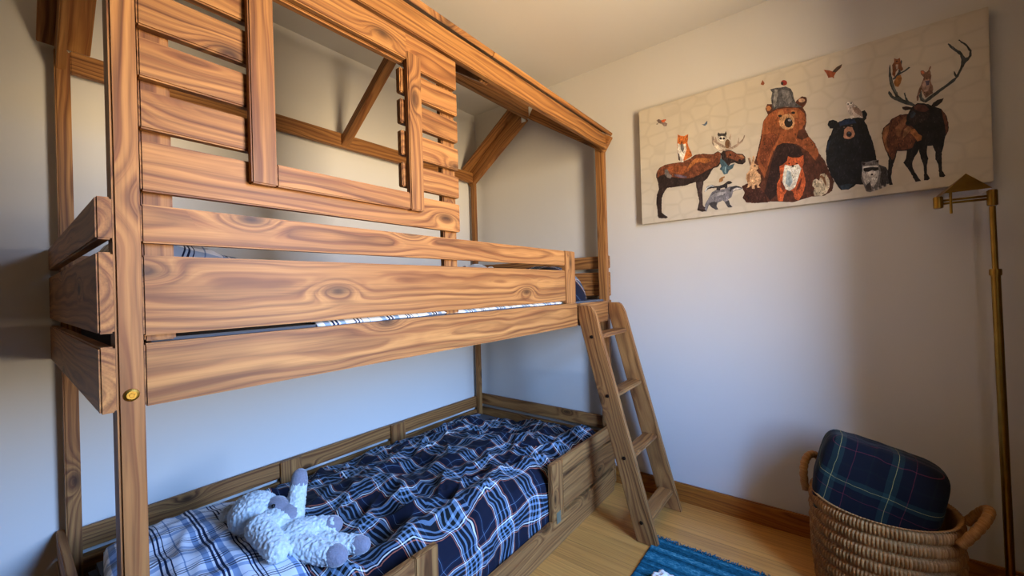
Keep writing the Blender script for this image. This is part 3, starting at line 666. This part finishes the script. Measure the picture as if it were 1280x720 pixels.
# upper bedding
o = box('mattress', .045, 2.05, .026, 1.045, 1.0185, 1.109, M_mattress, .008); tag(o, 'grey mattress edge showing above the upper bunk rail', 'mattress')
def ufn(s, t):
    x = .37+(1.30)*s; y = .0245+.98*t
    z = 1.116 + .004*noise.noise(V((x*7, y*6, 1))) + .004*sm(.4, .8, x)
    if t < .02: z -= .01
    return (x, y, z)
o = grid('bed_sheet', 80, 50, ufn, lambda s, t: (1.3*s, t), M_pillow, None, .004); tag(o, 'white and blue plaid sheet lying on the upper bunk mattress', 'sheet')
def lump(name, cx, cy, rx, ry, z0, h, mat, seed, amp=.012, n=60):
    def fn(s, t):
        a = s*2*math.pi; r = t
        e = (1-r**2.6)
        d = 1+.09*noise.noise(V((math.cos(a)*1.6+seed, math.sin(a)*1.6, 0)))
        x = cx + rx*r*d*math.cos(a); y = cy + ry*r*d*math.sin(a)
        z = z0 + h*max(0, e)**.6 + amp*ridged(V((x*8+seed, y*7, 3)))*min(1, e*3)
        return (x, max(y, .028), z)
    bm = bmesh.new(); uvl = bm.loops.layers.uv.new('cloth')
    nr = n//2; vs = [[bm.verts.new(fn(i/n, j/nr)) for i in range(n)] for j in range(1, nr+1)]
    c0 = bm.verts.new(fn(0, 0))
    fs = []
    for j in range(nr-1):
        for i in range(n): fs.append(bm.faces.new((vs[j][i], vs[j+1][i], vs[j+1][(i+1) % n], vs[j][(i+1) % n])))
    for i in range(n): fs.append(bm.faces.new((c0, vs[0][i], vs[0][(i+1) % n])))
    for f in fs:
        f.smooth = True
        for lp in f.loops:
            q = lp.vert.co; lp[uvl].uv = (q.x+q.z*.6+.04*noise.noise(q*5), q.y+q.z*.5+.04*noise.noise(q*5+V((9, 9, 9))))
    return link(name, bm, mat, None, True)
o = lump('duvet', 1.80, .29, .225, .255, 1.112, .185, M_duvet, 4); tag(o, 'bunched navy tartan duvet at the foot of the upper bunk beside the ladder', 'duvet')
o = pillow('pillow', (.240, .60, 1.232), .42, .66, .19, M_pillow, (0, .36, 0), 5.0); tag(o, 'white and blue plaid pillow at the head of the upper bunk', 'pillow')

# ------------------------------------------------------------------ soft toys (one continuous fleecy surface from blended blobs)
def blob_obj(name, blobs, mat, parent, voxel=.006, disp=.006, scale=.012):
    bm = bmesh.new()
    for b in blobs:
        if len(b) == 4:   # chain A, B, ra, rb
            A, B, ra, rb_ = b; A, B = V(A), V(B); n = 7
            for i in range(n):
                k = i/(n-1); bmesh.ops.create_icosphere(bm, subdivisions=2, radius=ra+(rb_-ra)*k, matrix=Matrix.Translation(A.lerp(B, k)))
        else:
            A, r = b; M = Matrix.Translation(V(A)) @ Matrix.Diagonal((r[0], r[1], r[2], 1)); bmesh.ops.create_icosphere(bm, subdivisions=3, radius=1, matrix=M)
    bmesh.ops.translate(bm, verts=bm.verts[:], vec=-V(parent.location))
    o = link(name, bm, mat, parent, True)
    m = o.modifiers.new('r', 'REMESH'); m.mode = 'VOXEL'; m.voxel_size = voxel; m.use_smooth_shade = True
    m = o.modifiers.new('s', 'SMOOTH'); m.iterations = 6
    m = o.modifiers.new('sub', 'SUBSURF'); m.levels = 1; m.render_levels = 1
    if disp:
        tx = bpy.data.textures.new(name, 'CLOUDS'); tx.noise_scale = scale; tx.noise_depth = 2
        m = o.modifiers.new('d', 'DISPLACE'); m.texture = tx; m.strength = disp; m.mid_level = .5; m.texture_coords = 'LOCAL'
    return o
toy = thing('plush_toy', 'fluffy cream stuffed toy with grey muzzle and paws lying on the lower pillow', 'stuffed toy', (.42, .36, .40))
blobs = [
    ((.378, .505, .470), (.074, .080, .068)),      # head
    ((.345, .610, .448), (.036, .040, .032)),      # ear/nape tuft
    ((.430, .335, .425), (.060, .070, .050)),      # body
    ((.405, .42, .452), (.058, .060, .052)),
    ((.458, .405, .455), (.496, .448, .545), .032, .027),   # raised arm
    ((.350, .385, .480), (.352, .268, .455), .041, .034),   # near arm
    ((.462, .350, .435), (.528, .300, .432), .034, .030),
    ((.420, .290, .422), (.470, .180, .412), .041, .033),
    ((.480, .290, .405), (.546, .182, .402), .033, .029)]
body = blob_obj('body', blobs, M_fur, toy, .006, .011, .009)
def pad(name, A, B, ra, rb_): 
    return blob_obj(name, [(A, B, ra, rb_)], M_pad, toy, .005, .0015, .006)
pad('paw', (.4935, .4455, .540), (.500, .452, .563), .0295, .025)
pad('paw', (.526, .301, .432), (.536, .293, .431), .0305, .027)
pad('paw', (.472, .176, .412), (.478, .163, .411), .0335, .029)
pad('paw', (.549, .178, .402), (.557, .164, .402), .0295, .026)
blob_obj('muzzle', [((.424, .450, .484), (.040, .050, .038)), ((.438, .415, .470), (.040, .042, .034))], M_pad, toy, .005, .0015, .006)
bm = bmesh.new(); bmesh.ops.create_icosphere(bm, subdivisions=3, radius=.0065, matrix=Matrix.Translation(V((.402, .420, .512))-V(toy.location)))
link('eye', bm, M_eye, toy, True)
toy2 = thing('plush_toy', 'pale grey soft toy half hidden behind the upper bunk guard boards', 'stuffed toy', (1.47, .5, 1.12))
blob_obj('body', [((1.47, .50, 1.215), (.105, .09, .112)), ((1.56, .48, 1.275), (.035, .03, .04))], M_toy, toy2, .008, .004, .02)
blob_obj('arm', [((1.375, .50, 1.20), (.03, .04, .118))], M_toyd, toy2, .008, .004, .02)

# ------------------------------------------------------------------ canvas print
CY0, CY1, CZ0, CZ1 = -.1775, -1.4815, 1.529, 2.1705
XF = 2.121
pic = thing('canvas_print', 'wide stretched canvas print of moose, bears, elk and small forest animals on the end wall', 'picture', (XF+.017, -.83, 1.85))
def canvas_mat():
    N = NT('canvas_ground'); g = N.n('ShaderNodeTexCoord'); x, y, z = N.sep(g.outputs['Object'])
    nz = N.noise(N.vec(y, z), 5.0, 2.0)
    vo = N.n('ShaderNodeTexVoronoi', feature='DISTANCE_TO_EDGE'); N.l(N.vec(N.math('MULTIPLY_ADD', nz, .25, N.math('MULTIPLY', y, 13.0)), N.math('MULTIPLY_ADD', nz, .25, N.math('MULTIPLY', z, 15.0))), vo.inputs['Vector'])
    vo.inputs['Randomness'].default_value = .55; vo.inputs['Scale'].default_value = 1.0
    f = N.math('SUBTRACT', 1.0, N.math('MULTIPLY', vo.outputs['Distance'], 7.0)); f.node.use_clamp = True
    c = N.mix(N.math('MULTIPLY', f, .30), N.mix(nz, srgb('cfc3ae'), srgb('bcb09c')), srgb('a89c88'))
    return N.out(c, .7, .25)
M_canvas = canvas_mat()
cv = box('canvas', XF, XE-.001, CY1, CY0, CZ0, CZ1, M_canvas, .002, pic)
mats = {}; 
def flatmat(h):
    if h not in mats:
        N = NT('print_ink_' + h); tc = N.n('ShaderNodeTexCoord')
        v = tc.outputs['Object']
        x, y, z = N.sep(v)
        nz = N.noise(N.vec(0.0, N.math('MULTIPLY', y, 110.0), N.math('MULTIPLY', z, 60.0)), 1.0, 3.0, .7)
        c = srgb(h); a = tuple(q*.55 for q in c[:3]) + (1,); b = tuple(min(1, q*1.5+.004) for q in c[:3]) + (1,)
        big = N.noise(N.vec(0.0, N.math('MULTIPLY', y, 38.0), N.math('MULTIPLY', z, 30.0)), 1.0, 2.0)
        r = N.ramp(N.math('MULTIPLY_ADD', big, .5, N.math('MULTIPLY', nz, .5)), [(.38, a), (.5, c), (.62, b)])
        mats[h] = N.out(r, .6, .3)
    return mats[h]
from mathutils.geometry import tessellate_polygon
bm = bmesh.new(); ml = []; layer = 0
for h, sdat in ART:
    pts = [tuple(float(q)/2000 for q in a.split(',')) for a in sdat.split(' ')]
    layer += 1
    xx = XF - .00025 - layer*.0000045
    # roughen the outline a little, like brush strokes
    P3 = []
    n = len(pts)
    for i in range(n):
        a, b = pts[i], pts[(i+1) % n]; L = math.hypot(b[0]-a[0], b[1]-a[1]); k = max(1, int(L/.006)); nx, nz_ = -(b[1]-a[1])/(L+1e-9), (b[0]-a[0])/(L+1e-9)
        for j in range(k):
            t = j/k; w = noise.noise(V((a[0]*90+t*k*.8, a[1]*90, layer)))*.0022*(1 if n > 16 else .4)
            P3.append((a[0]+(b[0]-a[0])*t+nx*w, a[1]+(b[1]-a[1])*t+nz_*w))
    vs = [bm.verts.new((xx, -p[0], p[1])) for p in P3]
    if h not in ml: ml.append(h)
    for tri in tessellate_polygon([[V((0, p[0], p[1])) for p in P3]]):
        try:
            f = bm.faces.new([vs[i] for i in tri]); f.material_index = ml.index(h)
        except ValueError: pass
    # brush strokes inside the larger shapes
    ar = abs(sum(pts[i][0]*pts[(i+1) % n][1]-pts[(i+1) % n][0]*pts[i][1] for i in range(n)))/2
    if ar > .0016:
        bx = (min(p[0] for p in pts), max(p[0] for p in pts), min(p[1] for p in pts), max(p[1] for p in pts))
        def inside(x, y):
            c = False
            for i in range(n):
                a, b = pts[i], pts[(i+1) % n]
                if (a[1] > y) != (b[1] > y) and x < (b[0]-a[0])*(y-a[1])/(b[1]-a[1])+a[0]: c = not c
            return c
        rgb = [int(h[i:i+2], 16) for i in (0, 2, 4)]
        var = ['%02x%02x%02x' % tuple(max(0, min(255, int(c*k+o_))) for c in rgb) for k, o_ in ((.62, 0), (1.28, 8), (1.08, 20 if sum(rgb) < 120 else 6))]
        bcx, bcy = (bx[0]+bx[1])/2, bx[3]+.05
        for _ in range(min(420, int(ar*24000))):
            x, y = rnd.uniform(bx[0], bx[1]), rnd.uniform(bx[2], bx[3])
            dx, dy = (x-bcx)*.8 + rnd.uniform(-.03, .03), y-bcy-.05; L = math.hypot(dx, dy)+1e-6; dx, dy = dx/L, dy/L
            ln, wd = rnd.uniform(.005, .013), rnd.uniform(.0008, .0022)
            q = [(x, y), (x+dx*ln*.5-dy*wd, y+dy*ln*.5+dx*wd), (x+dx*ln, y+dy*ln), (x+dx*ln*.5+dy*wd, y+dy*ln*.5-dx*wd)]
            if not all(inside(*p) for p in q): continue
            hv_ = rnd.choice(var)
            if hv_ not in ml: ml.append(hv_)
            f = bm.faces.new([bm.verts.new((xx - .000002, -p[0], p[1])) for p in q]); f.material_index = ml.index(hv_)
for f in bm.faces:
    f.normal_update()
    if f.normal.x > 0: f.normal_flip()
bmesh.ops.translate(bm, verts=bm.verts[:], vec=-V(pic.location))
link('print', bm, [flatmat(h) for h in ml], pic)

# ------------------------------------------------------------------ floor lamp
lamp = thing('floor_lamp', 'slim antique brass pharmacy floor lamp standing right of the basket by the end wall', 'floor lamp', (2.05, -1.478, 0))
LX = 2.05
bm = bmesh.new(); cyl_bm(bm, (0, 0, 0), (0, 0, .012), .095, .093, 48); cyl_bm(bm, (0, 0, .012), (0, 0, .022), .093, .03, 48); cyl_bm(bm, (0, 0, .022), (0, 0, .04), .022, .014, 32)
o = link('base', bm, M_brass, lamp, True); m = o.modifiers.new('e', 'EDGE_SPLIT'); m.split_angle = .6
top = V((LX, -1.4605, 1.43)); base = V((LX, -1.478, .03)); mid = base.lerp(top, (1.195-.03)/1.4)
rod('lower_pole', base, mid, .0118, M_brass, lamp)
rod('upper_pole', mid, top, .008, M_brass, lamp)
rod('collar', mid-V((0, 0, .012)), mid+V((0, 0, .012)), .0155, M_brass, lamp)
rod('pivot', V((LX, -1.461, 1.432)), V((LX, -1.461, 1.488)), .0135, M_brass, lamp)
arm_end = V((LX, -1.328, 1.462))
bm = bmesh.new(); cyl_bm(bm, (LX, -1.452, 1.457), (LX, -1.340, 1.457), .0042, None, 14); cyl_bm(bm, (LX, -1.452, 1.468), (LX, -1.340, 1.468), .0042, None, 14)
bmesh.ops.translate(bm, verts=bm.verts[:], vec=-V(lamp.location)); link('swing_arm', bm, M_brass, lamp, True)
rod('knuckle', arm_end-V((0, 0, .022)), arm_end+V((0, 0, .022)), .0135, M_brass, lamp)
rod('stem', V((LX-.02, -1.357, 1.415)), V((LX-.02, -1.357, 1.50)), .004, M_brass, lamp)
bm = bmesh.new()
Zs = 1.484
q = [(1.965, -1.330, Zs), (1.965, -1.443, Zs), (2.085, -1.443, Zs-.002), (2.085, -1.318, Zs-.002)]
ap = V((2.03, -1.396, 1.555))
vb = [bm.verts.new(p) for p in q]; va = bm.verts.new(ap)
for i in range(4): bm.faces.new((vb[i], vb[(i+1) % 4], va))
bmesh.ops.recalc_face_normals(bm, faces=bm.faces[:])
bmesh.ops.translate(bm, verts=bm.verts[:], vec=-V(lamp.location))
o = link('lamp_shade', bm, [M_brass, M_white], lamp); m = o.modifiers.new('t', 'SOLIDIFY'); m.thickness = .0015; m.offset = -1; m.material_offset = 1

# ------------------------------------------------------------------ basket
BX, BY, BR, BH = 1.90, -1.13, .207, .352
bk = thing('woven_basket', 'round woven seagrass basket with two loop handles standing by the end wall', 'basket', (BX, BY, 0))
def straw():
    N = NT('woven_seagrass'); at = N.n('ShaderNodeAttribute', attribute_name='bc'); u, r_, k = N.sep(at.outputs['Vector'])
    nz = N.noise(N.vec(N.math('MULTIPLY', u, 60.0), N.math('MULTIPLY', r_, 3.0)), 1.0, 2.0)
    nz2 = N.noise(at.outputs['Vector'], 4.0, 2.0)
    c = N.ramp(N.math('MULTIPLY_ADD', nz2, .5, N.math('MULTIPLY', nz, .5)), [(.25, srgb('5a3818')), (.5, srgb('9a6a36')), (.75, srgb('c2935a'))])
    tc = N.n('ShaderNodeTexCoord'); N.bump(N.noise(tc.outputs['Object'], 260.0, 2.0), .5, .002)
    return N.out(c, .65, .3)
M_straw = straw()
NR, NS, STR = 8, 6, 124
nA = STR*8
bm = bmesh.new(); la = bm.verts.layers.float_vector.new('bc'); rings = []
def brad(z): 
    t = z/BH; return BR*(.93 + .07*math.sin(min(1, t*1.4)*math.pi*.5)) 
for j in range(NR*NS+1):
    row_ = j/NS; ri = min(int(row_), NR-1); fr = row_-ri; z = BH*row_/NR
    ring = []
    for i in range(nA):
        a = i/nA; off = (ri % 2)*.5 + ri*.13
        ph = a*STR + off + .10*noise.noise(V((a*40, ri*3, 0)))
        cell = abs(math.sin(math.pi*ph))**.7
        bulge = math.sin(math.pi*fr)**.5 if 0 < fr < 1 else 0
        irregular = 1+.35*noise.noise(V((math.floor(ph)*1.7, ri*2.3, 5)))
        rr = brad(z) - .004 + .015*bulge*(.35+.65*cell*irregular)
        rr += .003*noise.noise(V((math.cos(a*6.283)*2, math.sin(a*6.283)*2, z*6)))
        zz = z + .003*math.sin(a*6.283*2+1) 
        v = bm.verts.new((rr*math.cos(a*2*math.pi), rr*math.sin(a*2*math.pi), zz + .006*t_ if (t_ := 0) else zz)); v[la] = (math.floor(ph)*.13+a, ri*1.7, bulge*cell); ring.append(v)
    rings.append(ring)
# rolled rim and inner wall
for dz, dr in ((.004, .004), (.004, -.006), (-.004, -.014), (-.12, -.018), (-.30, -.020)):
    ring = []
    for i in range(nA):
        a = i/nA; cell = abs(math.sin(math.pi*(a*STR)))**.55 if dz > -.01 else .5
        rr = brad(BH)*(1 if dz > -.2 else .93) + dr + .0025*cell; v = bm.verts.new((rr*math.cos(a*2*math.pi), rr*math.sin(a*2*math.pi), BH+dz+.002*cell)); v[la] = (a*STR*.13, 20, cell); ring.append(v)
    rings.append(ring)
for j in range(len(rings)-1):
    for i in range(nA):
        f = bm.faces.new((rings[j][i], rings[j][(i+1) % nA], rings[j+1][(i+1) % nA], rings[j+1][i])); f.smooth = True
bm.faces.new(rings[0][::-1]); bm.faces.new(rings[-1])
link('basket_body', bm, M_straw, bk)
def handle(ang, lean, hgt=.095, half=.062, r=.0125):
    bm = bmesh.new(); la = bm.verts.layers.float_vector.new('bc'); n, m = 150, 12; rings = []
    ca, sa = math.cos(ang), math.sin(ang); tan = V((-sa, ca, 0)); outw = V((ca, sa, 0))
    def cen(t):
        a = math.pi*t; s = math.cos(a); u = math.sin(a)**.75
        return outw*(BR*1.005 + lean*u) + tan*(s*half) + V((0, 0, BH-.03 + (hgt+.02)*u))
    for i in range(n+1):
        t = i/n; c = cen(t); d = (cen(min(1, t+.005))-cen(max(0, t-.005))).normalized(); s = d.cross(outw); s = s.normalized() if s.length > 1e-4 else tan; w = d.cross(s)
        ring = []
        for k in range(m):
            b = k/m*2*math.pi; rr = r*(1+.16*abs(math.sin((i*.28+b*.5)*1.0)))
            v = bm.verts.new(c + s*rr*math.cos(b) + w*rr*math.sin(b)); v[la] = (i*.09, 3, abs(math.sin(i*.28+b*.5))); ring.append(v)
        rings.append(ring)
    for i in range(n):
        for k in range(m):
            f = bm.faces.new((rings[i][k], rings[i][(k+1) % m], rings[i+1][(k+1) % m], rings[i+1][k])); f.smooth = True
    bm.faces.new(rings[0]); bm.faces.new(rings[-1][::-1]); bmesh.ops.recalc_face_normals(bm, faces=bm.faces[:])
    return link('handle', bm, M_straw, bk)
handle(math.radians(66), .022, .100, .085, .013)
handle(math.radians(-104), .058, .075, .095, .0125)
# folded tartan blanket standing in the basket
def blanket():
    bm = bmesh.new(); uvl = bm.loops.layers.uv.new('cloth')
    W, Hh, D = .352, .36, .185
    bmesh.ops.create_cube(bm, size=1)
    bmesh.ops.subdivide_edges(bm, edges=bm.edges[:], cuts=23, use_grid_fill=True)
    for v in bm.verts:
        c = v.co*2; x, y, z = c.x, c.y, c.z
        # superellipsoid rounding
        p = 7.0; n = (abs(x)**p + abs(y)**p + abs(z)**p)**(1/p); n = max(n, 1e-6); m_ = max(abs(x), abs(y), abs(z)); k = m_/n
        x, y, z = x*k, y*k, z*k
        q = V((x*D/2, y*W/2*(1-.20*max(0, -z)*(1 if y > 0 else .2)), z*Hh/2))
        q += V((x, y, z)).normalized()*(.006*noise.noise(V((q.x*12, q.y*11, q.z*9))) + .003*ridged(V((q.x*30, q.y*22, q.z*8))))
        v.co = q
    for f in bm.faces:
        f.smooth = True; nrm = f.normal
        for lp in f.loops:
            q = lp.vert.co; lp[uvl].uv = (q.y+.115, q.z-.035-q.x)
    o = link('blanket', bm, M_blanket, None, True)
    o.matrix_world = Matrix.Translation((1.905, -1.106, .373)) @ Matrix.Rotation(math.radians(14.5), 4, 'X') @ Matrix.Rotation(math.radians(6), 4, 'Y')
    return o
tag(blanket(), 'folded dark green and navy tartan blanket standing in the woven basket', 'blanket')

# ------------------------------------------------------------------ rug
def rug_mat():
    N = NT('blue_rag_weave'); uv = N.n('ShaderNodeUVMap', uv_map='cloth'); u, v, _ = N.sep(uv.outputs[0])
    row_ = N.math('FLOOR', N.math('MULTIPLY', u, 95.0))
    wn = N.n('ShaderNodeTexWhiteNoise', noise_dimensions='1D'); N.l(row_, wn.inputs['W'])
    nz = N.noise(N.vec(N.math('MULTIPLY', u, 95.0), N.math('MULTIPLY', v, 40.0)), 1.0, 3.0, .7)
    f = N.math('MULTIPLY_ADD', nz, .8, N.math('MULTIPLY', N.math('SUBTRACT', wn.outputs['Value'], .5), .35))
    c = N.ramp(f, [(.2, srgb('0e3846')), (.5, srgb('1e5c70')), (.8, srgb('64a0a8'))])
    N.bump(nz, .5, .003)
    return N.out(c, .95, .1)
M_rug = rug_mat()
rug = thing('rug', 'teal blue woven rag rug with a frayed fringe lying on the floor by the ladder', 'rug', (1.3, -.75, 0))
RX0, RX1, RY0, RY1 = .55, 1.735, -.96, -.335
def rfn(s, t):
    x = RX0+(RX1-RX0)*s; y = RY1 + (RY0-RY1)*t
    y += .006*noise.noise(V((x*9, 0, 3)))*(1 if t < .02 or t > .98 else 0)
    e = 0 if (s in (0, 1) or t in (0, 1)) else 1
    z = .0015 + e*(.0075 + .0022*abs(math.sin(x*95*math.pi)) + .0016*noise.noise(V((x*60, y*45, 0))))
    return (x-1.3, y+.75, z)
o = grid('weave', 460, 90, rfn, lambda s, t: (RX0+(RX1-RX0)*s, t*.75), M_rug, rug)
bm = bmesh.new(); uvl = bm.loops.layers.uv.new('cloth')
for i in range(300):
    y = RY1 + (RY0-RY1)*(i+.5)/300; L = .018+.018*rnd.random(); a = rnd.uniform(-.8, .8); r = .0016
    pts = [V((RX1-.004, y, .008))]
    for k in range(1, 5):
        pts.append(pts[-1] + V((L/4*math.cos(a), L/4*math.sin(a), rnd.uniform(-.002, .0018)))); a += rnd.uniform(-.7, .7); pts[-1].z = max(.002, pts[-1].z)
    prev = None
    for k, p in enumerate(pts):
        ring = [bm.verts.new(p + V((0, r*math.cos(b), r*math.sin(b)))) for b in (0, 1.57, 3.14, 4.71)]
        if prev:
            for q in range(4): 
                f = bm.faces.new((prev[q], prev[(q+1) % 4], ring[(q+1) % 4], ring[q]))
                for lp in f.loops: lp[uvl].uv = (lp.vert.co.x*3, lp.vert.co.y*5)
        prev = ring
bmesh.ops.translate(bm, verts=bm.verts[:], vec=-V(rug.location))
o = link('fringe', bm, M_rug, rug); o['kind'] = 'stuff'
# pale cloth with dark red lining on the rug
slp = thing('crumpled_cloth', 'small crumpled white cloth with a dark maroon edge lying on the blue rug', 'cloth', (1.44, -.47, .01))
def slip(name, mat, sx, sy, sz, z0, seed, amp):
    bm = bmesh.new(); bmesh.ops.create_icosphere(bm, subdivisions=4, radius=1)
    for v in bm.verts:
        n = 1+amp*noise.noise(v.co*2.2+V((seed, 0, 0))); v.co = V((v.co.x*sx*n, v.co.y*sy*n, max(v.co.z, -.6)*sz*n + z0))
    return link(name, bm, mat, slp, True)
slip('cloth_edge', plain('maroon_felt', '40181c', .9), .050, .055, .010, .009, 1, .25)
slip('cloth_top', M_white, .044, .046, .022, .022, 3, .7)

# ------------------------------------------------------------------ light: daylight through the window
w = bpy.data.worlds.new('World'); S.world = w; w.use_nodes = True; nt = w.node_tree
bg = nt.nodes['Background']; tc = nt.nodes.new('ShaderNodeTexCoord'); sp = nt.nodes.new('ShaderNodeSeparateXYZ'); nt.links.new(tc.outputs['Generated'], sp.inputs[0])
mr = nt.nodes.new('ShaderNodeMapRange'); nt.links.new(sp.outputs['Z'], mr.inputs[0]); mr.inputs[1].default_value = -1; mr.inputs[2].default_value = 1
cr = nt.nodes.new('ShaderNodeValToRGB'); nt.links.new(mr.outputs[0], cr.inputs[0])
cs = [(0.0, (.86, .66, .41, 1)), (.44, (.88, .68, .43, 1)), (.50, (.95, .82, .62, 1)), (.54, (.64, .8, 1.1, 1)), (.66, (.32, .64, 1.38, 1)), (1.0, (.26, .58, 1.38, 1))]
while len(cr.color_ramp.elements) < len(cs): cr.color_ramp.elements.new(.5)
for e, (p, c) in zip(cr.color_ramp.elements, cs): e.position = p; e.color = c
nt.links.new(cr.outputs[0], bg.inputs[0]); bg.inputs[1].default_value = SKY
ld = bpy.data.lights.new('window_portal', 'AREA'); ld.shape = 'RECTANGLE'; ld.size = WX1-WX0; ld.size_y = WZ1-WZ0; ld.cycles.is_portal = True
lo = bpy.data.objects.new('window_portal', ld); C.objects.link(lo); lo.location = ((WX0+WX1)/2, YS-.459, (WZ0+WZ1)/2); lo.rotation_euler = (math.radians(90), 0, 0)

# ------------------------------------------------------------------ camera
cam = bpy.data.cameras.new('camera'); co = bpy.data.objects.new('camera', cam); C.objects.link(co); S.camera = co
yaw, pitch, roll, fpx = CAMV
F = V((math.sin(yaw)*math.cos(pitch), math.cos(yaw)*math.cos(pitch), math.sin(pitch))); R = V((math.cos(yaw), -math.sin(yaw), 0)); U = R.cross(F)
R2 = R*math.cos(roll) + U*math.sin(roll); U2 = -R*math.sin(roll) + U*math.cos(roll)
M = Matrix((R2, U2, -F)).transposed().to_4x4(); M.translation = V(CAMP)
co.matrix_world = M
cam.sensor_width = 36; cam.lens = fpx/1280*36; cam.clip_start = .01
S.view_settings.view_transform = 'Standard'; S.view_settings.look = 'None'; S.view_settings.exposure = EXPO; S.view_settings.gamma = 1; S.view_settings.use_curve_mapping = False
